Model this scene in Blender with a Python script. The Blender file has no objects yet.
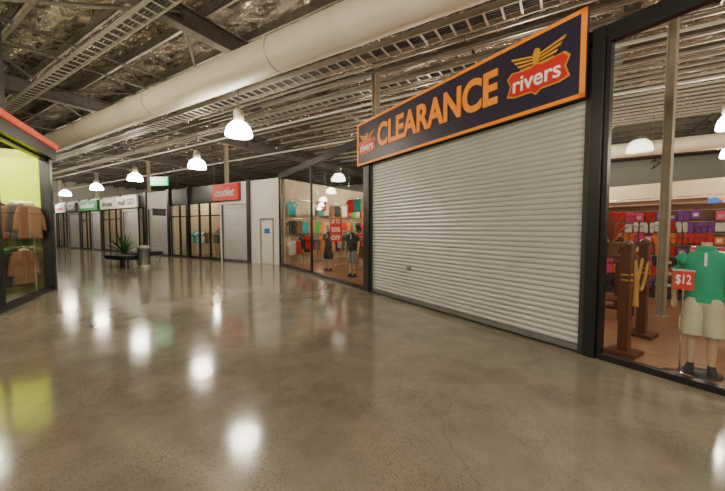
import bpy, math, random
from mathutils import Vector, Matrix
random.seed(7)
D = bpy.data
COL = bpy.context.scene.collection
pi = math.pi

# ---------------------------------------------------------------- materials
def mat(name, col, rough=0.5, metal=0.0, emis=0.0, ecol=None, var=0.12, nscale=6.0, bump=0.0, spec=0.5):
    m = D.materials.new(name); m.use_nodes = True
    nt = m.node_tree; b = nt.nodes['Principled BSDF']
    b.inputs['Roughness'].default_value = rough
    b.inputs['Metallic'].default_value = metal
    b.inputs['Specular IOR Level'].default_value = spec
    tc = nt.nodes.new('ShaderNodeTexCoord')
    n = nt.nodes.new('ShaderNodeTexNoise'); n.inputs['Scale'].default_value = nscale; n.inputs['Detail'].default_value = 4
    nt.links.new(tc.outputs['Object'], n.inputs['Vector'])
    r = nt.nodes.new('ShaderNodeValToRGB')
    r.color_ramp.elements[0].position = 0.3; r.color_ramp.elements[1].position = 0.7
    r.color_ramp.elements[0].color = [max(0, c*(1-var)) for c in col]+[1]
    r.color_ramp.elements[1].color = [min(1, c*(1+var)) for c in col]+[1]
    nt.links.new(n.outputs['Fac'], r.inputs['Fac'])
    nt.links.new(r.outputs['Color'], b.inputs['Base Color'])
    if emis > 0:
        b.inputs['Emission Color'].default_value = list(ecol or col)+[1]
        b.inputs['Emission Strength'].default_value = emis
    if bump > 0:
        bm = nt.nodes.new('ShaderNodeBump'); bm.inputs['Strength'].default_value = bump
        nt.links.new(n.outputs['Fac'], bm.inputs['Height']); nt.links.new(bm.outputs['Normal'], b.inputs['Normal'])
    return m

def floor_mat():
    m = D.materials.new('polished_concrete'); m.use_nodes = True
    nt = m.node_tree; N = nt.nodes; L = nt.links; b = N['Principled BSDF']
    tc = N.new('ShaderNodeTexCoord')
    big = N.new('ShaderNodeTexNoise'); big.inputs['Scale'].default_value = 0.6; big.inputs['Detail'].default_value = 9; big.inputs['Roughness'].default_value = 0.72
    L.new(tc.outputs['Object'], big.inputs['Vector'])
    r1 = N.new('ShaderNodeValToRGB'); e = r1.color_ramp.elements
    e[0].position = .34; e[0].color = (.150, .134, .102, 1); e[1].position = .68; e[1].color = (.315, .282, .225, 1)
    L.new(big.outputs['Fac'], r1.inputs['Fac'])
    sp = N.new('ShaderNodeTexVoronoi'); sp.inputs['Scale'].default_value = 55
    L.new(tc.outputs['Object'], sp.inputs['Vector'])
    r2 = N.new('ShaderNodeValToRGB'); e = r2.color_ramp.elements
    e[0].position = .12; e[0].color = (.42, .40, .37, 1); e[1].position = .45; e[1].color = (1, 1, 1, 1)
    L.new(sp.outputs['Distance'], r2.inputs['Fac'])
    pn = N.new('ShaderNodeTexNoise'); pn.inputs['Scale'].default_value = 1.3; pn.inputs['Detail'].default_value = 5
    L.new(tc.outputs['Object'], pn.inputs['Vector'])
    pm = N.new('ShaderNodeMapRange'); pm.inputs['From Min'].default_value = .4; pm.inputs['From Max'].default_value = .65; pm.inputs['To Min'].default_value = .15; pm.inputs['To Max'].default_value = .85
    L.new(pn.outputs['Fac'], pm.inputs['Value'])
    mx = N.new('ShaderNodeMixRGB'); mx.blend_type = 'MULTIPLY'
    L.new(pm.outputs['Result'], mx.inputs[0])
    L.new(r1.outputs['Color'], mx.inputs[1]); L.new(r2.outputs['Color'], mx.inputs[2])
    wn = N.new('ShaderNodeTexNoise'); wn.inputs['Scale'].default_value = 1.6; wn.inputs['Detail'].default_value = 5
    L.new(tc.outputs['Object'], wn.inputs['Vector'])
    ad = N.new('ShaderNodeMixRGB'); ad.blend_type = 'ADD'; ad.inputs[0].default_value = .55
    L.new(tc.outputs['Object'], ad.inputs[1]); L.new(wn.outputs['Color'], ad.inputs[2])
    cr = N.new('ShaderNodeTexVoronoi'); cr.feature = 'DISTANCE_TO_EDGE'; cr.inputs['Scale'].default_value = .42
    L.new(ad.outputs['Color'], cr.inputs['Vector'])
    r3 = N.new('ShaderNodeValToRGB'); e = r3.color_ramp.elements
    e[0].position = 0.0; e[0].color = (.6, .58, .55, 1); e[1].position = .002; e[1].color = (1, 1, 1, 1)
    L.new(cr.outputs['Distance'], r3.inputs['Fac'])
    mx2 = N.new('ShaderNodeMixRGB'); mx2.blend_type = 'MULTIPLY'; mx2.inputs[0].default_value = .45
    L.new(mx.outputs['Color'], mx2.inputs[1]); L.new(r3.outputs['Color'], mx2.inputs[2])
    L.new(mx2.outputs['Color'], b.inputs['Base Color'])
    rr = N.new('ShaderNodeMapRange'); rr.inputs['To Min'].default_value = .05; rr.inputs['To Max'].default_value = .19
    L.new(big.outputs['Fac'], rr.inputs['Value']); L.new(rr.outputs['Result'], b.inputs['Roughness'])
    b.inputs['Specular IOR Level'].default_value = .65
    fb = N.new('ShaderNodeTexNoise'); fb.inputs['Scale'].default_value = 5
    L.new(tc.outputs['Object'], fb.inputs['Vector'])
    bm = N.new('ShaderNodeBump'); bm.inputs['Strength'].default_value = .05; bm.inputs['Distance'].default_value = .02
    L.new(fb.outputs['Fac'], bm.inputs['Height']); L.new(bm.outputs['Normal'], b.inputs['Normal'])
    return m

def foil_mat():
    m = D.materials.new('roof_foil_insulation'); m.use_nodes = True
    nt = m.node_tree; N = nt.nodes; L = nt.links; b = N['Principled BSDF']
    tc = N.new('ShaderNodeTexCoord')
    mp = N.new('ShaderNodeMapping'); mp.inputs['Scale'].default_value = (.8, 1.8, 1)
    L.new(tc.outputs['Object'], mp.inputs['Vector'])
    n = N.new('ShaderNodeTexNoise'); n.inputs['Scale'].default_value = 2.2; n.inputs['Detail'].default_value = 7; n.inputs['Roughness'].default_value = .66
    n.inputs['Distortion'].default_value = .6
    L.new(mp.outputs['Vector'], n.inputs['Vector'])
    r = N.new('ShaderNodeValToRGB'); e = r.color_ramp.elements
    e[0].position = .38; e[0].color = (.17, .14, .10, 1); e[1].position = .60; e[1].color = (.95, .88, .75, 1)
    L.new(n.outputs['Fac'], r.inputs['Fac']); L.new(r.outputs['Color'], b.inputs['Base Color'])
    b.inputs['Metallic'].default_value = .9; b.inputs['Roughness'].default_value = .2
    bm = N.new('ShaderNodeBump'); bm.inputs['Strength'].default_value = 1.0; bm.inputs['Distance'].default_value = .3
    L.new(n.outputs['Fac'], bm.inputs['Height']); L.new(bm.outputs['Normal'], b.inputs['Normal'])
    return m

def wood_mat(name, c1, c2, plank=True):
    m = D.materials.new(name); m.use_nodes = True
    nt = m.node_tree; N = nt.nodes; L = nt.links; b = N['Principled BSDF']
    tc = N.new('ShaderNodeTexCoord')
    mp = N.new('ShaderNodeMapping'); mp.inputs['Scale'].default_value = (1, 8, 1) if plank else (12, 12, 1)
    L.new(tc.outputs['Object'], mp.inputs['Vector'])
    n = N.new('ShaderNodeTexNoise'); n.inputs['Scale'].default_value = 2.5; n.inputs['Detail'].default_value = 5
    L.new(mp.outputs['Vector'], n.inputs['Vector'])
    r = N.new('ShaderNodeValToRGB'); e = r.color_ramp.elements
    e[0].position = .3; e[0].color = c1+(1,); e[1].position = .7; e[1].color = c2+(1,)
    L.new(n.outputs['Fac'], r.inputs['Fac']); L.new(r.outputs['Color'], b.inputs['Base Color'])
    b.inputs['Roughness'].default_value = .3
    return m

def glass_mat():
    m = D.materials.new('shop_glass'); m.use_nodes = True
    nt = m.node_tree; N = nt.nodes; L = nt.links
    for n in list(N): N.remove(n)
    o = N.new('ShaderNodeOutputMaterial'); t = N.new('ShaderNodeBsdfTransparent'); g = N.new('ShaderNodeBsdfGlossy')
    t.inputs['Color'].default_value = (.96, .98, .97, 1); g.inputs['Roughness'].default_value = .02
    f = N.new('ShaderNodeLayerWeight'); f.inputs['Blend'].default_value = .5
    p = N.new('ShaderNodeMath'); p.operation = 'POWER'; p.inputs[1].default_value = 5
    q = N.new('ShaderNodeMath'); q.operation = 'MULTIPLY_ADD'; q.inputs[1].default_value = .5; q.inputs[2].default_value = .025
    x = N.new('ShaderNodeMixShader')
    L.new(f.outputs['Facing'], p.inputs[0]); L.new(p.outputs[0], q.inputs[0])
    L.new(q.outputs[0], x.inputs[0]); L.new(t.outputs[0], x.inputs[1]); L.new(g.outputs[0], x.inputs[2]); L.new(x.outputs[0], o.inputs[0])
    return m

FLOOR = floor_mat(); FOIL = foil_mat(); GLASS = glass_mat()
WOODF = wood_mat('timber_floor', (.25, .11, .055), (.42, .21, .11))
WOOD = wood_mat('dark_timber', (.07, .018, .009), (.15, .045, .02), False)
WHITE = mat('white_paint', (.73, .71, .67), .6, var=.04)
BEIGE = mat('beige_shop_wall', (.50, .40, .28), .6, var=.08)
CREAM = mat('cream_duct', (.74, .68, .56), .5, var=.05, nscale=1.5)
BLACK = mat('black_frame', (.010, .010, .012), .35, var=.2)
CHAR = mat('charcoal', (.035, .035, .04), .5)
STEEL = mat('grey_steel', (.12, .11, .095), .55, .2, var=.2)
LSTEEL = mat('galvanised_steel', (.46, .43, .38), .4, .5)
TAN = mat('tan_column', (.36, .31, .24), .5)
SHUT = mat('shutter_slats', (.58, .58, .575), .42, .35, var=.05, nscale=2)
SHUTD = mat('shutter_bar', (.22, .22, .22), .4, .4)
NAVY = mat('navy_sign', (.016, .012, .042), .45, var=.05)
ORANGE = mat('orange_letter', (.90, .27, .005), .5, var=.02, emis=.12, ecol=(1, .25, 0))
GOLD = mat('gold_emblem', (.70, .32, .02), .5, var=.05)
RED = mat('sign_red', (.58, .015, .008), .5, var=.03, emis=.06)
ORED = mat('fascia_orange_red', (.80, .07, .01), .45, var=.04, emis=.4)
WLET = mat('white_letter', (.85, .83, .78), .5, emis=.1, var=.02)
LAMP = mat('lamp_diffuser', (1, .9, .75), .4, emis=76, ecol=(1, .865, .69))
LAMP2 = mat('shop_lamp_diffuser', (1, .9, .75), .4, emis=115, ecol=(1, .85, .66))
EXITG = mat('exit_green', (.02, .45, .2), .5, emis=1.3, ecol=(.01, .75, .30))
GREEN = mat('sign_green', (.005, .22, .07), .5, emis=.1)
LIME = mat('lime_wall', (.60, .70, .01), .6, var=.04, emis=.2, ecol=(.6, .75, 0))  # slight emission puts a lit look into the wall colour
LIMELIT = mat('lime_wall_glow', (.70, .80, .01), .6, var=.04, emis=1.2, ecol=(.65, .85, .0))  # brighter copy of the lime wall, its glow painted in by emission, no lamp
OLIVE = mat('olive_shop_wall', (.22, .23, .05), .6, var=.08)
CHROME = mat('chrome', (.7, .7, .7), .15, 1.0)
LEAF = mat('leaf', (.03, .12, .03), .5)
RLEAF = mat('dry_red_leaf', (.28, .07, .03), .6)
SOIL = mat('soil', (.04, .025, .015), .9)
ROPE = mat('rope', (.50, .27, .07), .9, var=.3, nscale=60)
SKIN = mat('mannequin_skin', (.50, .34, .23), .4, var=.03)
POLO = mat('green_polo', (.01, .32, .18), .8, var=.1)
KHAKI = mat('khaki_shorts', (.55, .51, .38), .85, var=.1)
PALETTE = [mat('cloth_%s' % n, c, .8) for n, c in [
    ('pink', (.85, .06, .25)), ('red', (.65, .015, .015)), ('black', (.02, .02, .025)), ('purple', (.25, .04, .40)),
    ('blue', (.03, .14, .55)), ('white', (.78, .76, .72)), ('orange', (.9, .22, .02)), ('green', (.05, .42, .08)),
    ('grey', (.22, .22, .23)), ('teal', (.02, .38, .40)), ('brown', (.20, .09, .04)), ('cream', (.62, .52, .34))]]
PINK, CRED, CBLK, PURP, BLUE, CWHT, CORG, CGRN, CGRY, TEAL, BRN, CCRM = PALETTE

# ---------------------------------------------------------------- mesh builder
class MB:
    def __init__(s): s.v = []; s.f = []; s.m = []; s.mats = []; s.sm = []
    def mi(s, m):
        if m not in s.mats: s.mats.append(m)
        return s.mats.index(m)
    def add(s, vs, fs, m, smooth=False, M=None):
        o = len(s.v); k = s.mi(m)
        if M is not None: vs = [M @ Vector(v) for v in vs]
        s.v += [tuple(v) for v in vs]
        for f in fs: s.f.append([i+o for i in f]); s.m.append(k); s.sm.append(smooth)
    def box(s, x0, x1, y0, y1, z0, z1, m, M=None):
        vs = [(x, y, z) for x in (x0, x1) for y in (y0, y1) for z in (z0, z1)]
        s.add(vs, [(0, 1, 3, 2), (4, 6, 7, 5), (0, 4, 5, 1), (2, 3, 7, 6), (0, 2, 6, 4), (1, 5, 7, 3)], m, M=M)
    def rings(s, rings, m, smooth=True, cap=True, M=None):
        n = len(rings[0]); vs = [p for r in rings for p in r]; fs = []
        for i in range(len(rings)-1):
            for j in range(n):
                k = (j+1) % n
                fs.append((i*n+j, i*n+k, (i+1)*n+k, (i+1)*n+j))
        s.add(vs, fs, m, smooth, M)
        if cap:
            s.add(rings[0], [tuple(range(n))[::-1]], m, False, M)
            s.add(rings[-1], [tuple(range(n))], m, False, M)
    def lathe(s, prof, m, c=(0, 0), n=20, M=None, smooth=True, cap=True):
        s.rings([[(c[0]+r*math.cos(2*pi*j/n), c[1]+r*math.sin(2*pi*j/n), z) for j in range(n)] for r, z in prof], m, smooth, cap, M)
    def loft(s, secs, m, n=18, M=None):   # (cx,cy,z,rx,ry)
        s.rings([[(cx+rx*math.cos(2*pi*j/n), cy+ry*math.sin(2*pi*j/n), z) for j in range(n)] for cx, cy, z, rx, ry in secs], m, True, True, M)
    def tube(s, pts, rad, m, n=10, M=None):
        pts = [Vector(p) for p in pts]; rs = []
        if not isinstance(rad, (list, tuple)): rad = [rad]*len(pts)
        up = Vector((0, 0, 1))
        for i, p in enumerate(pts):
            t = (pts[min(i+1, len(pts)-1)]-pts[max(i-1, 0)]).normalized()
            ref = up if abs(t.z) < .9 else Vector((1, 0, 0))
            a = t.cross(ref).normalized(); b = a.cross(t).normalized()
            rs.append([p+a*rad[i]*math.cos(2*pi*j/n)+b*rad[i]*math.sin(2*pi*j/n) for j in range(n)])
        s.rings(rs, m, True, True, M)
    def prism(s, outl, y0, y1, m, M=None, inset=0.0):   # outline in XZ
        cx = sum(p[0] for p in outl)/len(outl); cz = sum(p[1] for p in outl)/len(outl); k = 1-inset
        sh = lambda y, q: [(cx+(x-cx)*q, y, cz+(z-cz)*q) for x, z in outl]
        R = [sh(y0, k), sh((y0+y1)/2, 1), sh(y1, k)] if inset else [sh(y0, 1), sh(y1, 1)]
        s.rings(R, m, False, True, M)
    def build(s, name, M=None, parent=None, bevel=0):
        me = D.meshes.new(name); me.from_pydata(s.v, [], s.f)
        for m in s.mats: me.materials.append(m)
        for p, k, q in zip(me.polygons, s.m, s.sm): p.material_index = k; p.use_smooth = q
        me.update()
        import bmesh
        bm = bmesh.new(); bm.from_mesh(me); bmesh.ops.recalc_face_normals(bm, faces=bm.faces); bm.to_mesh(me); bm.free()
        ob = D.objects.new(name, me); COL.objects.link(ob)
        if M is not None: ob.matrix_world = M
        if parent: ob.parent = parent
        if bevel:
            bv = ob.modifiers.new('bevel', 'BEVEL'); bv.width = bevel; bv.segments = 2; bv.limit_method = 'ANGLE'
        return ob

T = Matrix.Translation
def RZ(d): return Matrix.Rotation(math.radians(d), 4, 'Z')
AR = -57.8; MR = T((.24, 8.26, 0)) @ RZ(AR)              # main shopfront frame (x along, y into shop)
AG = -32.0; MG = RZ(AG)                                  # building grid
MA = T((-3.67, 14.47, 0)) @ RZ(AG)                       # far row frame, runs along -x
ML = T((-8.2, 8.55, 0)) @ RZ(-61.5)                      # left shop frame (interior on -y)

def empty(name, M):
    e = D.objects.new(name, None); COL.objects.link(e); e.matrix_world = M; return e

def text(body, m, parent, x, y, z, w, h, ext=.01, bold=.0, name='lettering', shear=0):
    c = D.curves.new(name, 'FONT'); c.body = body; c.size = 1; c.extrude = ext; c.offset = bold
    c.align_x = 'CENTER'; c.align_y = 'CENTER'; c.shear = shear
    c.materials.append(m)
    o = D.objects.new(name, c); COL.objects.link(o)
    bpy.context.view_layer.update()
    d = o.dimensions
    cx = (o.bound_box[0][0]+o.bound_box[6][0])/2; cy = (o.bound_box[0][1]+o.bound_box[6][1])/2
    sx, sy = w/max(d.x, .01), h/max(d.y, .01)
    o.parent = parent
    o.rotation_euler = (pi/2, 0, 0); o.scale = (sx, sy, 1)
    o.location = (x-cx*sx, y, z-cy*sy)
    return o

# ---------------------------------------------------------------- shell (grid frame)
X0, X1, Y0, Y1, H = -45, 18, -12, 31, 6.6
b = MB(); b.box(X0, X1, Y0, Y1, -.1, 0, FLOOR); b.build('floor', MG)
b = MB(); b.box(X0, X1, Y0, Y1, H, H+.1, FOIL); b.build('ceiling', MG)
for nm, q in (('wall_left', (X0-.2, X0, Y0, Y1)), ('wall_right', (X1, X1+.2, Y0, Y1)), ('wall_back', (X0, X1, Y1, Y1+.2)), ('wall_front', (X0, X1, Y0-.2, Y0))):
    b = MB(); b.box(*q, 0, H, WHITE); b.build(nm, MG)

def ibeam(b, x, y0, y1, zt, h, w, m):
    b.box(x-w/2, x+w/2, y0, y1, zt-.03, zt, m); b.box(x-w/2, x+w/2, y0, y1, zt-h, zt-h+.03, m); b.box(x-.012, x+.012, y0, y1, zt-h+.03, zt-.03, m)
for x in (-39, -31, -23, -15, -7.2, 1, 9):
    b = MB(); ibeam(b, x, Y0+.05, Y1-.05, H-.2, .45, .24, STEEL)
    for y in range(-9, 31, 3):
        b.box(x-.1, x+.1, y-.01, y+.01, H-.62, H-.23, STEEL)
    b.build('roof_rafter', MG)
for x in (-35, -27, -19, -11, -3.2, 5):
    b = MB()
    for z in (H-.24, H-.72):
        b.box(x-.04, x+.04, Y0+.05, Y1-.05, z-.02, z+.02, STEEL)
    y = Y0+.3; k = 0
    while y < Y1-.8:
        za, zb = (H-.7, H-.26) if k % 2 == 0 else (H-.26, H-.7)
        b.tube([(x, y, za), (x, y+.6, zb)], .016, STEEL, 6); y += .6; k += 1
    b.build('open_web_joist', MG)
b = MB()
y = Y0+.5
while y < Y1:
    b.box(X0+.05, X1-.05, y-.01, y+.01, H-.2, H-.001, STEEL); b.box(X0+.05, X1-.05, y-.01, y+.06, H-.2, H-.185, LSTEEL)
    y += 1.15
b.build('roof_purlins', MG)
b = MB()
x = X0+.3
while x < X1:
    b.box(x-.006, x+.006, Y0+.1, Y1-.1, H-.03, H-.02, STEEL); x += .45
y = Y0+.3
while y < Y1:
    b.box(X0+.1, X1-.1, y-.005, y+.005, H-.034, H-.026, STEEL); y += .45
b.build('safety_mesh', MG)
b = MB()
for k, y in enumerate([6.2+.42*i for i in range(26)]):
    b.box(-12 if k % 2 else -9, 12, y-.02, y+.02, 5.74, 5.8, LSTEEL)
for x in range(-8, 12, 3):
    b.box(x-.02, x+.02, 6, 17, 5.8, 5.84, STEEL)
    for y in (6.2, 9.5, 12.5, 16.3): b.tube([(x, y, 5.82), (x, y, H)], .012, STEEL, 6)
b.build('ceiling_batten_grid', MG)
b = MB()
for x in (-31, -23, -15, -7):
    for y in (-2, 4, 10):
        b.tube([(x, y, 6.15), (x-8, y+6, 6.3)], .035, STEEL, 8); b.tube([(x, y+6, 6.15), (x-8, y, 6.3)], .035, STEEL, 8)
b.build('roof_bracing', MG)
b = MB()
for y, z in ((1.0, 5.78), (2.1, 5.8), (7.4, 5.6), (9.2, 5.6), (11.5, 5.3)):
    b.tube([(X0+.1, y, z), (X1-.1, y, z)], .04, STEEL if y < 8 else WHITE, 8)
    for x in range(-42, 16, 4): b.tube([(x, y, z), (x, y, H)], .01, STEEL, 6)
b.build('sprinkler_pipe', MG)
def ladder(y, z, w):
    b = MB()
    for s_ in (-1, 1): b.box(-44, 16, y+s_*w/2-.012, y+s_*w/2+.012, z, z+.09, LSTEEL)
    x = -44
    while x < 16: b.box(x, x+.04, y-w/2, y+w/2, z+.01, z+.03, LSTEEL); x += .3
    for x in range(-42, 16, 3):
        for s_ in (-1, 1): b.tube([(x, y+s_*w/2, z+.09), (x, y+s_*w/2, H)], .008, STEEL, 6)
    for k in range(4): b.tube([(-44, y-.12+.07*k, z+.05), (16, y-.12+.07*k, z+.05)], .02, CHAR, 6)
    b.build('cable_tray', MG)
ladder(6.5, 5.45, .45); ladder(8.4, 5.6, .3); ladder(3.3, 5.7, .3)

def duct(name, y, z, r, x0, x1):
    b = MB(); n = 40
    def ring(x, rr): return [(x, y+rr*math.cos(2*pi*j/n), z+rr*math.sin(2*pi*j/n)) for j in range(n)]
    b.rings([ring(x0, r), ring((x0+x1)/2, r), ring(x1, r)], CREAM)
    xx = x0+1.2
    while xx < x1:
        b.rings([ring(xx-.012, r+.004), ring(xx+.012, r+.004)], CREAM, False); xx += 2.4
    xx = x0+2
    while xx < x1:
        b.tube([(xx, y, z+r), (xx, y, H)], .012, STEEL, 6)
        b.rings([ring(xx-.015, r+.008), ring(xx+.015, r+.008)], LSTEEL, False); xx += 4.8
    return b.build(name, MG)
duct('air_duct', 4.8, 5.1, .345, -31, 11)
duct('air_duct', 16.1, 4.6, .27, -9, 16)

def column(M, x, y, z0=0, m=TAN, w=.16):
    b = MB(); b.box(x-w/2, x+w/2, y-.012, y+.012, z0, H-.65, m); b.box(x-w/2, x-w/2+.02, y-w/2, y+w/2, z0, H-.65, m); b.box(x+w/2-.02, x+w/2, y-w/2, y+w/2, z0, H-.65, m)
    b.box(x-w*.8, x+w*.8, y-w*.8, y+w*.8, z0, z0+.02, m); b.box(x-w*.8, x+w*.8, y-w*.8, y+w*.8, H-.68, H-.65, m)
    b.build('steel_column', M)
column(MR, -.35, .35); column(MR, 4.75, 3.2, w=.13)
for x in (-39, -31, -23, -15): column(MG, x, 10.75)

# ---------------------------------------------------------------- lamps
def highbay(x, y, z=4.0, r=.33, m=LAMP, name='highbay_lamp'):
    b = MB()
    b.lathe([(r, 0), (r*1.02, .03), (r*.97, .12), (r*.82, .24), (r*.55, .33), (r*.3, .37)], m, n=24, cap=False)
    b.lathe([(.02, -.03), (r*.6, -.02), (r, 0)], m, n=24, cap=False)
    b.lathe([(r*.34, .36), (.13, .4), (.13, .62), (.06, .68), (.015, .7)], LSTEEL, n=16)
    b.tube([(0, 0, .68), (0, 0, H-z)], .015, STEEL, 6)
    b.build(name, T((x, y, z)))
for p in ((-3.2, 8.6), (-6.55, 13.1), (-11.3, 16.4), (-16.3, 20.2), (-21.3, 23.6), (-27, 27.6), (-1.2, -1.2), (-5.2, 1.6), (-9.5, -3), (2.6, -4.5), (-4, -7), (2.2, .3), (-14, 1.5), (-5, -3.6), (-.6, -6)):  # the later ones, out of view, are added to brighten the hall
    highbay(*p)
for t, d in ((-6.8, 4.4), (-2.8, 4.4), (1.2, 4.4), (-7.6, 8.6), (-3.6, 8.6), (.4, 8.6), (4.7, 7.6), (8.6, 8.6), (-8.4, 12.4), (-4.4, 12.4), (-.4, 12.4), (3.9, 12.4), (8.0, 12.4), (8.6, 3.0)):
    p = MR @ Vector((t, d, 0)); highbay(p.x, p.y, 4.1, .23, LAMP2)

# ---------------------------------------------------------------- roller shutter
def shutter(M, x0, x1, z1, name='roller_shutter', y=.0, pitch=.077, key=True):
    b = MB(); z = .1; prof = []
    while z < z1:
        prof += [(y-.004, z), (y-.022, z+pitch*.18), (y-.026, z+pitch*.5), (y-.018, z+pitch*.82), (y, z+pitch*.92)]
        z += pitch
    vs = []; fs = []
    for yy, zz in prof: zz = min(zz, z1); vs += [(x0, yy, zz), (x1, yy, zz)]
    for i in range(len(prof)-1): fs.append((2*i, 2*i+1, 2*i+3, 2*i+2))
    b.add(vs, fs, SHUT, False)
    b.box(x0, x1, y+.02, y+.04, .0, z1, SHUTD)
    b.box(x0, x1, y-.035, y+.02, .0, .1, SHUTD)
    b.box(x0, x1, y-.05, y+.04, .01, .03, BLACK)
    for xx in (x0, x1-.06): b.box(xx, xx+.06, y-.06, y-.03, 0, z1, CHAR)
    if key:
        c = x0+(x1-x0)*.3
        b.box(c-.07, c+.07, y-.04, y-.02, .72, .79, SHUTD); b.tube([(c-.04, y-.055, .755), (c+.04, y-.055, .755)], .012, CHROME, 8)
    b.build(name, M)

shutter(MR, .0, 4.895, 3.2)
b = MB()
b.box(-.26, -.0, -.1, .14, 0, 3.98, BLACK); b.box(4.895, 5.03, -.08, .14, 0, 4.0, BLACK)
b.box(-7.3, 9.0, -.05, .12, 3.86, 4.0, BLACK)
b.box(0, 4.89, .05, .5, 3.2, 3.86, CHAR)
b.build('shopfront_frame_main', MR, bevel=.006)
b = MB(); b.box(9, 12, -.06, .1, 0, 4, WHITE); b.build('wall_shopfront', MR)

def glazing(M, xs, z0, z1, y=0, name='window_1', tr=None, fw=.05):
    b = MB()
    for a, c in zip(xs[:-1], xs[1:]): b.box(a+.01, c-.01, y-.005, y+.005, z0, z1, GLASS)
    for x in xs: b.box(x-fw/2, x+fw/2, y-.04, y+.04, 0, z1, BLACK)
    b.box(xs[0], xs[-1], y-.05, y+.05, 0, z0, BLACK); b.box(xs[0], xs[-1], y-.05, y+.05, z1-.06, z1, BLACK)
    if tr: b.box(xs[0], xs[-1], y-.035, y+.035, tr-.03, tr+.03, BLACK)
    b.build(name, M)
glazing(MR, [-7.28, -3.8, -.3], .1, 3.86, name='window_1', fw=.04)
glazing(MR, [5.06, 7.4, 8.98], .07, 3.86, name='window_2')

# sign
sg = empty('storefront_sign', MR)
b = MB(); b.box(-.4, 4.87, -.18, -.11, 3.2, 4.25, NAVY)
for q in ((-.4, 4.87, 3.2, 3.25), (-.4, 4.87, 4.20, 4.25), (-.4, -.35, 3.2, 4.25), (4.82, 4.87, 3.2, 4.25)):
    b.box(q[0]-.005, q[1]+.005, -.19, -.17, q[2], q[3], ORANGE)
b.build('sign_board', None, sg)
text('CLEARANCE', ORANGE, sg, 2.10, -.19, 3.76, 3.16, .53, .01, .03, 'clearance_letters')
def emblem(cx, cz, w, word):
    b = MB()
    s = w
    sh = [(-.5, .12), (-.42, .2), (-.1, .16), (0, .2), (.1, .16), (.42, .2), (.5, .12), (.44, 0), (.5, -.16), (.36, -.2), (.08, -.2), (0, -.26), (-.08, -.2), (-.36, -.2), (-.5, -.16), (-.44, 0)]
    b.prism([(cx+x*s*1.06, cz+z*s*1.12) for x, z in sh], -.192, -.18, GOLD)
    b.prism([(cx+x*s, cz+z*s) for x, z in sh], -.200, -.185, RED)
    wz = cz+.3*s
    for sg_ in (-1, 1):
        for k in range(4):
            L = .46-.06*k; z0 = wz+.08*s-.05*s*k
            b.prism([(cx+sg_*.05*s, z0-.02*s), (cx+sg_*L*s, z0+.08*s-.03*s*k), (cx+sg_*(L-.03)*s, z0+.035*s-.03*s*k), (cx+sg_*.06*s, z0-.045*s)], -.198, -.182, GOLD)
    b.prism([(cx-.05*s, wz-.1*s), (cx-.06*s, wz+.08*s), (cx-.02*s, wz+.16*s), (cx+.05*s, wz+.14*s), (cx+.06*s, wz+.05*s), (cx+.03*s, wz-.1*s)], -.202, -.182, GOLD)
    b.build('winged_emblem', None, sg)
    text(word, WLET, sg, cx, -.205, cz-.02*s, w*.8, w*.25, .004, .01, 'emblem_letters')
emblem(4.27, 3.66, .82, 'rivers'); emblem(0.06, 3.62, .70, 'rivers')

# ---------------------------------------------------------------- store interior shell
b = MB()
poly = [(-7.2, .1), (12, .1), (12, 14), (-14.0, 14)]
b.add([(x, y, .004) for x, y in poly]+[(x, y, .0) for x, y in poly], [(0, 1, 2, 3), (4, 7, 6, 5)], WOODF)
b.build('floor_timber', MR)
b = MB(); b.box(-14, 12, 14, 14.15, 0, 3.6, BEIGE); b.build('wall_store_rear', MR)
b = MB(); b.box(12, 12.15, 0, 14, 0, 4, BEIGE); b.build('wall_store_side', MR)
b = MB(); b.box(.02, .17, .2, 15.4, 0, 3.8, BEIGE); b.build('wall_partition', MA)

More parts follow.
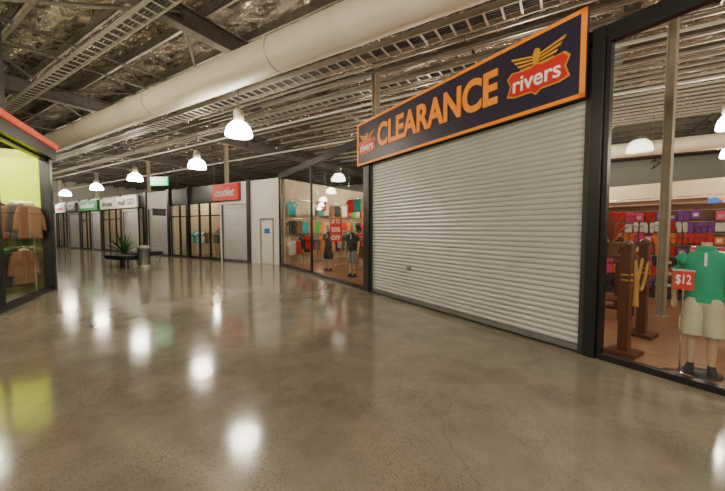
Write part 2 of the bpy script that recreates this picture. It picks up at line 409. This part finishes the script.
def shirt_outline(w=.5, h=.62):
    return [(-.09*w/.5, h), (-.17*w/.5, h*.98), (-.36*w/.5, h*.72), (-.28*w/.5, h*.62), (-.2*w/.5, h*.72), (-.21*w/.5, 0), (.21*w/.5, 0), (.2*w/.5, h*.72), (.28*w/.5, h*.62), (.36*w/.5, h*.72), (.17*w/.5, h*.98), (.09*w/.5, h), (.04, h*.93), (-.04, h*.93)]
def jacket_outline(w=.5, h=.8):     # long sleeves hanging down
    return [(-.07, h), (-.2, h*.96), (-.27, h*.7), (-.31, h*.28), (-.25, h*.26), (-.21, h*.62), (-.23, 0), (.23, 0), (.21, h*.62), (.25, h*.26), (.31, h*.28), (.27, h*.7), (.2, h*.96), (.07, h)]
def rack(M, L=1.6, pal=PALETTE, tiers=(1.45,), face=False, dens=.07, hs=1.0, jacket=False):
    b = MB()
    top = max(tiers)
    for x in (-L/2, L/2):
        b.tube([(x, 0, .02), (x, 0, top)], .015, CHROME, 8); b.tube([(x, -.28, .03), (x, .28, .03)], .018, CHROME, 8)
    for tz in tiers:
        b.tube([(-L/2, 0, tz), (L/2, 0, tz)], .015, CHROME, 8)
        x = -L/2+.08; c = random.choice(pal); k = 0
        while x < L/2-.05:
            if k % 4 == 0: c = random.choice(pal)
            rz = 90+random.uniform(-12, 12)
            if jacket: rz = random.uniform(25, 50); c = random.choice(pal)
            if face: rz = random.uniform(-8, 8); c = random.choice(pal)
            h = random.uniform(.55, .68)*hs
            Mx = T((x, 0, tz-.08-h)) @ RZ(rz)
            if jacket:
                b.prism(jacket_outline(.5, h), -.05, .05, c, Mx, .1)
                b.box(-.006, .006, -.056, -.045, .04, h*.9, CHROME, Mx)
                b.tube([Mx @ Vector((-.08, 0, h)), Mx @ Vector((0, -.05, h+.03)), Mx @ Vector((.08, 0, h))], .03, random.choice([CCRM, c, CGRY]), 8)
            else:
                b.prism(shirt_outline(.5, h), -.025, .025, c, Mx, .12)
            b.tube([Mx @ Vector((0, 0, h*.93)), Mx @ Vector((0, 0, h+.07))], .005, CHROME, 5)
            x += (.42 if face else (.17 if jacket else dens))*random.uniform(.9, 1.2); k += 1
    b.build('clothing_rack', M)
def at(M, x, y, r=0): return M @ T((x, y, .005)) @ RZ(r)

WARM = [CRED, CORG, CBLK, CCRM, BRN, CWHT, PINK, CGRY, TEAL, CRED]
for x, y, r, tr in ((-6.2, 1.2, 20, (1.4,)), (-5.0, 2.3, 10, (1.5,)), (-3.0, 1.7, -15, (1.3,)), (-1.9, 2.8, 30, (1.5,)), (-6.2, 3.2, 25, (1.5,)), (-3.9, 3.6, 0, (1.9, 1.0)), (-7.6, 4.9, 25, (2.0, 1.1)), (-1.3, 4.6, 0, (2.0, 1.1)), (-5.5, 5.2, 0, (2.0, 1.1)), (-3.2, 6.2, 0, (2.2, 1.2)), (-7.6, 7.2, 0, (2.2, 1.2)), (-1.1, 1.5, 10, (1.2,))):
    rack(at(MR, x, y, r), 1.5, WARM, tr)
for y in (1.1, 3.1, 5.1, 7.1, 9.1, 11.1):
    rack(MA @ T((.5, y, .005)) @ RZ(90), 1.8, [CWHT, CORG, CGRN, TEAL, CCRM, CRED, CBLK, BRN], (2.9, 2.05, 1.15), True)
for x, y, r in ((-5.2, 2.9, 10), (-3.0, 3.4, -5), (-1.3, 3.9, 5), (-4.0, 5.6, 0)):
    b = MB(); b.tube([(-.9, 0, 3.0), (.9, 0, 3.0)], .015, CHROME, 8)
    for s_ in (-.8, .8): b.tube([(s_, 0, 3.0), (s_, 0, H)], .005, CHROME, 5)
    for k in range(4):
        b.prism(shirt_outline(.5, .6), -.03, .03, random.choice([CWHT, CORG, CGRN, CRED, TEAL, CCRM]), T((-.66+.44*k, 0, 2.33)), .12)
        b.tube([(-.66+.44*k, 0, 2.88), (-.66+.44*k, 0, 3.0)], .005, CHROME, 5)
    b.build('hanging_garment_rail', at(MR, x, y, r))
def placard(M, w, h, z, lines, bg=CRED, hang=True, name='sale_placard'):
    e = empty(name, M)
    b = MB(); b.box(-w/2, w/2, -.008, .008, z, z+h, RED if bg is CRED else bg)
    b.box(-w/2-.01, w/2+.01, -.012, .012, z+h-.01, z+h+.01, CHROME)
    if hang:
        for x in (-w*.4, w*.4): b.tube([(x, 0, z+h), (x, 0, H-.01)], .003, CHROME, 5)
    else:
        b.tube([(0, .02, 0), (0, .02, z)], .01, CHROME, 6); b.lathe([(.14, 0), (.14, .015), (.02, .03)], CHROME, (0, .02), 16)
    b.build('board', None, e)
    n = len(lines)
    for i, l in enumerate(lines): text(l, WLET, e, 0, -.012, z+h*(1-(i+.5)/n), w*.75, h/n*.55, .002, .01, 'words')
placard(at(MR, -3.3, .7, 35), .46, .85, 1.15, ['UP TO', '50%', 'OFF'])
placard(at(MR, -2.0, 2.0, 35), .4, .5, 1.7, ['SALE'])
placard(at(MR, -4.9, .9, 35), .4, .35, 2.3, ['SALE'])
placard(at(MR, -1.2, .9, 35), .4, .5, 1.3, ['SALE', '$15'], CORG)

def mannequin(M, top=POLO, bot=KHAKI, name='mannequin', head=False, s=1.0, slim=.9):
    b = MB(); k = Matrix.Diagonal((s*slim, s*slim, s, 1))
    b.loft([(0, 0, .80, .165, .115), (0, 0, .84, .17, .12), (0, 0, .98, .155, .11), (0, 0, 1.12, .178, .122), (0, 0, 1.25, .20, .115), (0, 0, 1.31, .18, .09), (0, 0, 1.355, .10, .07), (0, 0, 1.38, .065, .06)], top, 22, k)
    b.lathe([(.072, 1.355), (.085, 1.385), (.064, 1.41)], top, n=16, M=k)
    b.loft([(0, 0, 1.36, .052, .052), (0, 0, 1.43, .05, .05), (0, 0, 1.45, .045, .045)], SKIN, 14, k)
    b.box(-.012, .012, -.126, -.112, 1.2, 1.34, CWHT, k)
    if head:
        b.loft([(0, 0, 1.43, .045, .045), (0, -.01, 1.47, .06, .07), (0, -.01, 1.53, .075, .09), (0, 0, 1.6, .078, .098), (0, .005, 1.66, .06, .08), (0, .01, 1.69, .02, .03)], SKIN, 18, k)
        b.prism([(-.01, 1.53), (.01, 1.53), (.004, 1.58), (-.004, 1.58)], -.125, -.08, SKIN, k)
    for q in (-1, 1):
        b.tube([(q*.16, 0, 1.305), (q*.215, 0, 1.25), (q*.245, -.01, 1.13)], [.055, .066, .068], top, 14, k)
        b.tube([(q*.243, -.01, 1.15), (q*.258, -.02, 1.02), (q*.258, -.06, .86), (q*.256, -.075, .8)], [.042, .036, .028, .022], SKIN, 12, k)
        for j in range(4):
            b.tube([(q*.256+(j-1.5)*.013, -.075, .81), (q*.256+(j-1.5)*.015, -.085, .75), (q*.254+(j-1.5)*.013, -.077, .715+abs(j-1.5)*.008)], [.009, .008, .006], SKIN, 6, k)
        b.tube([(q*.24, -.085, .8), (q*.22, -.115, .765)], [.011, .008], SKIN, 6, k)
        b.loft([(q*.095, 0, .44, .105, .115), (q*.09, 0, .6, .103, .115), (q*.075, 0, .76, .097, .113), (q*.07, 0, .85, .088, .108)], bot, 16, k)
        b.box(q*.15, q*.205, -.06, .05, .49, .62, bot, k)
        b.tube([(q*.085, 0, .5), (q*.09, 0, .42), (q*.09, .015, .3), (q*.09, .01, .08), (q*.09, 0, .05)], [.055, .045, .048, .028, .03], SKIN, 12, k)
        b.loft([(q*.10, -.045, .022, .048, .13), (q*.10, -.045, .05, .046, .125), (q*.095, -.02, .08, .040, .085), (q*.09, .02, .11, .034, .05)], CBLK, 16, k)
    b.loft([(0, 0, .78, .15, .11), (0, 0, .87, .160, .112)], bot, 20, k)
    b.lathe([(.2, 0), (.2, .015), (.02, .022)], CHAR, n=24, M=k)
    return b.build(name, M)
mannequin(at(MR, 5.86, .42, 10))
placard(at(MR, 5.74, .2, 10), .16, .21, .94, ['$12'], hang=False)
mannequin(at(MR, -2.5, .9, 30), CBLK, CGRY, head=True, s=1.05)
mannequin(at(MR, -4.3, .9, 30), CHAR, CBLK, head=True, s=1.05)

def post(M, h=1.4):
    b = MB()
    b.box(-.16, .16, -.16, .16, 0, .05, WOOD); b.box(-.055, .055, -.055, .055, .05, h-.06, WOOD)
    b.box(-.07, .07, -.07, .07, h-.06, h-.02, WOOD)
    b.lathe([(.05, h-.02), (.062, h), (.05, h+.03), (.015, h+.05)], WOOD)
    for z in (.95, 1.02): b.tube([(.06*math.cos(a*.785), .06*math.sin(a*.785), z) for a in range(9)], .014, ROPE, 6)
    b.build('timber_post', M)
post(at(MR, 5.16, .42)); post(at(MR, 5.0, 1.5)); post(at(MR, 4.1, 3.2))
b = MB()
for off in (0, .05):
    b.tube([(5.16+off-.16*k/10, .48+off+.95*k/10, 1.16-.35*math.sin(pi*k/10)-off) for k in range(11)], .018, ROPE, 8)
b.tube([(5.22, .5, 1.2), (5.235, .51, .9), (5.23, .52, .62)], [.02, .022, .035], ROPE, 8)
b.build('barrier_rope', MR)

def potted(M, leafm, h=.7, n=16, z0=0, pr=.16, name='potted_plant', potm=BRN):
    b = MB(); b.lathe([(pr*.7, z0), (pr, z0+pr*1.6), (pr*1.1, z0+pr*1.65), (pr*1.08, z0+pr*1.8), (pr*.9, z0+pr*1.8), (pr*.88, z0+pr*1.5)], potm)
    b.lathe([(pr*.88, z0+pr*1.5), (.01, z0+pr*1.55)], SOIL, cap=False)
    for i in range(n):
        a = i*2.4; tilt = .25+.5*(i % 3)/2; L = h*random.uniform(.75, 1.05)
        pts = []
        for k in range(6):
            u = k/5; r = L*u*math.sin(tilt)*(.4+.8*u); z = L*(u*math.cos(tilt)-(.18*u*u*tilt))
            pts.append(Vector((r*math.cos(a), r*math.sin(a), z0+pr*1.55+z)))
        side = Vector((-math.sin(a), math.cos(a), 0)); vs = []; fs = []
        for k, p in enumerate(pts):
            w = h*.04*math.sin(pi*(.12+.86*k/5)); vs += [p-side*w, p+Vector((0, 0, -w*.4)), p+side*w]
        for k in range(5): fs += [(3*k, 3*k+1, 3*k+4, 3*k+3), (3*k+1, 3*k+2, 3*k+5, 3*k+4)]
        b.add(vs, fs, leafm, True)
    b.build(name, M)
b = MB(); b.box(-.3, .3, -.3, .3, 1.08, 1.12, WOOD)
for x in (-.27, .27):
    for y in (-.27, .27): b.box(x-.03, x+.03, y-.03, y+.03, 0, 1.08, WOOD)
b.box(-.25, .25, -.25, .25, .3, .33, WOOD); b.build('display_table', at(MR, 4.2, 2.5))
potted(at(MR, 4.2, 2.5), RLEAF, .6, 22, 1.12, .13)

def gondola(M, W=4.2, rows=7, pal=(PINK, PINK, CRED, PURP, CBLK, CRED, CORG, CWHT), zt=2.1):
    b = MB(); b.box(-W/2, W/2, 0, .05, .1, zt, BRN); b.box(-W/2, W/2, -.35, .4, 0, .12, CHAR)
    b.box(-W/2, W/2, -.03, .08, zt, zt+.05, WOOD)
    dz = (zt-.25)/rows
    for r in range(rows):
        z = .2+r*dz
        b.box(-W/2, W/2, -.02, -.0, z+dz*.86, z+dz*.9, LSTEEL)
        x = -W/2+.12; c = random.choice(pal)
        while x < W/2-.08:
            if random.random() < .6: c = random.choice(pal)
            if random.random() < .05: x += .18; continue
            zz = z+random.uniform(-.03, .02); dy = random.uniform(-.05, .03); sc = random.uniform(.85, 1.1)
            if random.random() < .3:
                b.box(x-.07, x+.07, -.16+dy, -.02, zz+.02, zz+.2*sc, c)
                b.box(x-.04, x+.04, -.165+dy, -.16+dy, zz+.07, zz+.14, random.choice([CWHT, CCRM]))
            else:
                for q in (-.05, .05):
                    Mx = T((x+q, -.12+dy, zz)) @ Matrix.Rotation(.15, 4, 'X') @ Matrix.Rotation(random.uniform(-.12, .12), 4, 'Y') @ Matrix.Diagonal((1.25, 1, 1.08, 1))
                    b.prism([(.0, 0), (.032, .02), (.034, .1), (.04, .17), (.03, .22), (0, .235), (-.03, .22), (-.038, .17), (-.03, .1), (-.028, .02)], -.02, .01, c, Mx, .1)
                    b.tube([Mx @ Vector((-.03, -.02, .12)), Mx @ Vector((0, -.045, .15)), Mx @ Vector((.03, -.02, .12))], .007, random.choice([CBLK, c]), 5)
            b.tube([(x, 0, z+.24), (x, -.14, z+.24)], .005, CHROME, 5)
            x += .19
    b.build('footwear_display', M)
gondola(at(MR, 3.6, 5.4, 8)); gondola(at(MR, 8.1, 5.2, -8), 3.2); gondola(at(MR, 1.5, 9.5), 5, pal=(CRED, CORG, PINK, CWHT, CBLK), zt=2.5); gondola(at(MR, 7, 10), 4, pal=(CRED, CRED, CBLK, PINK), zt=2.5)
for x, y, r in ((6.1, 2.5, 10), (6.9, 3.1, -20), (6.3, 3.9, 5), (4.6, 7.4, 0), (7.2, 7.2, 10), (5.4, 4.3, 30)):
    rack(at(MR, x, y, r), 1.1, [PINK, CRED, CBLK, PURP, CRED, CCRM, TEAL], (1.25,))
mannequin(at(MR, 6.5, 4.7, 20), CRED, CBLK, head=True)
mannequin(at(MR, 5.5, 7.6, 20), CBLK, CCRM, head=True, s=1.1)
MIX = [CRED, CBLK, CWHT, PINK, CORG, BLUE, CGRN, CCRM, PURP]
rack(MR @ T((0, 13.4, .005)), 8, MIX, (2.9, 2.0, 1.2), True)
rack(MR @ T((7, 13.4, .005)), 5, MIX, (2.9, 2.0, 1.2), True)

# ---------------------------------------------------------------- far row (frame MA; runs to -x)
def wallA(a, c, z0, z1, m=WHITE, name='wall_row', y=0):
    b = MB(); b.box(-c, -a, y, y+.12, z0, z1, m); b.build(name, MA)
wallA(0, .36, 0, 3.85); wallA(.36, 1.26, 2.1, 3.85); wallA(1.26, 1.86, 0, 3.85)
b = MB(); b.box(-1.2, -.42, .02, .07, .01, 2.04, WHITE); b.box(-1.25, -1.19, -.03, .1, 0, 2.09, LSTEEL); b.box(-.43, -.37, -.03, .1, 0, 2.09, LSTEEL); b.box(-1.25, -.37, -.03, .1, 2.04, 2.09, LSTEEL)
b.tube([(-1.1, .02, 1.0), (-1.1, -.04, 1.0), (-.98, -.05, 1.0)], .012, CHROME, 8)
b.box(-.98, -.64, .008, .02, 1.4, 1.62, BLUE); b.build('door_1', MA)
def bay_shutter(a, c, zt=2.8):
    shutter(MA, -c+.1, -a-.1, zt, key=False, y=.03, pitch=.09)
    b = MB(); b.box(-c, -c+.1, -.06, .12, 0, 3.85, WHITE); b.box(-a-.1, -a, -.06, .12, 0, 3.85, WHITE); b.box(-c+.1, -a-.1, -.06, .12, zt, 3.85, WHITE)
    b.build('shutter_surround', MA, bevel=.01)
def bay_glass(a, c, i, dark=True, lit=True):
    n = 3 if c-a > 2.4 else 2
    glazing(MA, [-c+(c-a)*k/n for k in range(n+1)], .1, 3.0, .02, 'window_%d' % i, 2.3, .09)
    b = MB(); b.box(-c, -a, -.05, .12, 3.0, 3.85, BLACK if dark else WHITE); b.build('fascia_panel', MA)
    rack(MA @ T((-(a+c)/2, 1.3, .005)), (c-a)*.7, [CBLK, CGRY, CWHT, BRN, TEAL], (1.5,))
    rack(MA @ T((-(a+c)/2, 2.9, .005)), (c-a)*.6, [CBLK, CGRY, CRED, BRN, TEAL], (1.7,))
    rack(MA @ T((-(a+c)/2, 4.6, .005)), (c-a)*.75, [CWHT, CRED, CCRM, CGRY, CBLK], (2.9, 2.1, 1.2), True)
    if lit:
        p = MA @ Vector((-(a+c)/2, 2.2, 0)); highbay(p.x, p.y, 3.5, .14, LAMP2)
b = MB(); b.box(-40, 0, 5.2, 5.3, 0, 3.8, BEIGE); b.build('wall_row_rear', MA)
bay_shutter(1.86, 4.15)
bay_glass(4.15, 7.0, 3); bay_glass(7.0, 8.9, 4)
bay_shutter(8.9, 11.6)
bay_glass(11.6, 12.8, 5)
bay_shutter(12.8, 15.0); bay_glass(15.0, 18.2, 6, False); bay_shutter(18.2, 20.2); bay_glass(20.2, 22.2, 7, True); bay_shutter(22.2, 25.0); bay_glass(25.0, 27.4, 8, False); bay_shutter(27.4, 31)
wallA(31, 38, 0, 3.85)
for x in (1.92, 7.0, 8.95, 11.6, 15.0, 18.2, 20.2, 22.2, 25.0, 27.4):
    b = MB(); b.box(-x-.1, -x+.1, -.14, -.061, 0, 3.9, BLACK if x in (7.0, 8.95, 11.6, 20.2) else CHAR); b.build('shopfront_pillar', MA)
for x in (4.15, 8.9, 12.8, 18.2, 22.2):
    b = MB(); b.box(-x-.06, -x+.06, .13, 5.15, 0, 3.6, BEIGE); b.build('wall_divider', MA)
def signA(a, c, z0, z1, m, word, lm=WLET, shear=0, name='shop_sign'):
    e = empty(name, MA)
    b = MB(); b.box(-c, -a, -.22, -.1, z0, z1, m); b.box(-c-.02, -a+.02, -.1, -.062, z0-.02, z1+.02, CHAR); b.build('board', None, e)
    text(word, lm, e, -(a+c)/2, -.23, (z0+z1)/2, (c-a)*.75, (z1-z0)*.5, .006, .01, 'words', shear)
signA(2.5, 4.5, 3.0, 3.8, RED, 'outlet', CWHT, .4)
signA(12.5, 15.4, 3.0, 3.75, WLET, 'mall GO', CBLK)
signA(15.7, 17.9, 3.0, 3.7, WLET, 'shoes', CBLK)
signA(18.5, 21.9, 3.0, 3.75, GREEN, 'outdoor')
signA(22.6, 24.6, 3.0, 3.7, CHAR, 'surf')
signA(25, 27.2, 3.0, 3.7, WLET, 'sale', RED)
signA(27.8, 30.5, 3.0, 3.75, CHAR, 'books')
b = MB(); x = 8.95
b.box(-x-.03, -x+.03, -.95, -.25, 2.35, 2.75, CHAR); b.box(-x-.036, -x+.036, -.97, -.95, 2.33, 2.77, CHROME); b.tube([(-x, -.14, 2.7), (-x, -.3, 2.7)], .02, CHROME, 8)
b.build('blade_sign', MA)

e = empty('exit_sign', T((-10.6, 17.2, 0)) @ RZ(-10))
b = MB(); b.box(-.5, .5, -.04, .04, 3.86, 4.26, EXITG); b.box(-.52, .52, -.03, .03, 4.26, 4.31, CWHT)
for x in (-.35, .35): b.tube([(x, 0, 4.3), (x, 0, H)], .01, STEEL, 6)
b.build('box', None, e); text('EXIT', WLET, e, 0, -.045, 4.06, .8, .25, .003, .01, 'words')

# ---------------------------------------------------------------- seating, bin, plant
def bench(M, L=1.35):
    b = MB(); b.box(-L/2, L/2, -.28, .28, .34, .48, CBLK); b.box(-L/2+.03, L/2-.03, -.25, .25, .30, .34, CHAR)
    for x in (-L/2+.12, L/2-.12):
        for y in (-.2, .2): b.tube([(x, y, 0), (x, y, .32)], .025, CHROME, 10)
        b.tube([(x, -.2, .06), (x, .2, .06)], .015, CHROME, 8)
    for k in (-1, 1): b.box(k*L/6-.004, k*L/6+.004, -.282, .282, .36, .483, CHAR)
    b.build('bench_seat', M, bevel=.03)
bench(T((-10.25, 13.9, 0)) @ RZ(-25), 1.5); bench(T((-10.6, 15.9, 0)) @ RZ(50), 1.4)
potted(T((-10.9, 14.9, 0)), LEAF, 1.1, 30, 0, .24, 'potted_palm', CHAR)
b = MB(); b.lathe([(.22, 0), (.23, .04), (.21, .06), (.21, .78), (.23, .8), (.23, .86), (.19, .9), (.12, .9), (.11, .8)], LSTEEL, n=28)
for j in range(28):
    a = 2*pi*j/28; b.box(.208, .218, -.012, .012, .1, .76, CHAR, RZ(math.degrees(a)))
b.lathe([(.11, .84), (.005, .84)], CBLK, cap=False); b.build('litter_bin', T((-9.2, 13.7, 0)))

# ---------------------------------------------------------------- left shop (frame ML, interior -y)
glazing(ML, [0, 2.6, 5.6], .12, 3.4, 0, 'window_9', fw=.05)
b = MB()
b.box(-.1, .1, -.1, .1, 0, 3.75, BLACK); b.box(-.1, 12, -.14, .2, 3.4, 3.66, BLACK); b.box(-.12, 12, -.16, .24, 3.66, 3.8, ORED)
b.build('shopfront_frame_side', ML, bevel=.005)
b = MB(); b.box(5.6, 12, -.1, .06, 0, 3.4, WHITE); b.build('wall_side_shop', ML)
b = MB(); b.box(-.22, -.1, -6, -.1, 2.0, 3.6, LIME); b.box(-.22, -.1, -6, -.1, 0, 2.0, OLIVE); b.build('wall_lime', ML)
b = MB(); b.box(-.095, -.04, -4, -.15, 2.05, 3.38, LIMELIT)  # glowing sheet added over the lime wall for its lit look
for y in (-1, -2, -3): b.box(-.095, -.03, y-.02, y+.02, 2.05, 3.38, LIME)
b.build('lime_glow_panel', ML)
b = MB(); b.box(-.2, 12, -6.1, -6, 0, 3.6, LIME); b.build('wall_side_shop_rear', ML)
JK = [CBLK, CBLK, CBLK, CGRY, CHAR, CGRN, BRN]
rack(ML @ T((.38, -.92, .005)) @ RZ(90), 1.5, JK, (2.25, 1.15), False, hs=1.35, jacket=True)
rack(ML @ T((1.25, -1.2, .005)) @ RZ(90), 1.2, JK, (1.5,), False, hs=1.35, jacket=True)
rack(ML @ T((2.7, -1.8, .005)) @ RZ(90), 1.8, [CBLK, CGRY, CGRN], (1.4,))
for x, y in ((1.0, -.9), (2.6, -.9), (4, -1.6)):
    p = ML @ Vector((x, y, 0)); highbay(p.x, p.y, 3.6, .15, LAMP2)
b = MB(); b.box(1.75, 1.95, -.3, -.1, 3.82, H-.01, CHAR); b.build('steel_column_side', ML)

# ---------------------------------------------------------------- world, camera
w = D.worlds.new('World'); bpy.context.scene.world = w; w.use_nodes = True
w.node_tree.nodes['Background'].inputs[0].default_value = (.5, .45, .4, 1); w.node_tree.nodes['Background'].inputs[1].default_value = .1
cam = D.cameras.new('Camera'); cam.sensor_width = 36; cam.lens = 327/725*36; cam.clip_end = 200
co = D.objects.new('Camera', cam); COL.objects.link(co); co.location = (0, 0, 1.6); co.rotation_euler = (math.radians(90-2.9), 0, 0)
bpy.context.scene.camera = co
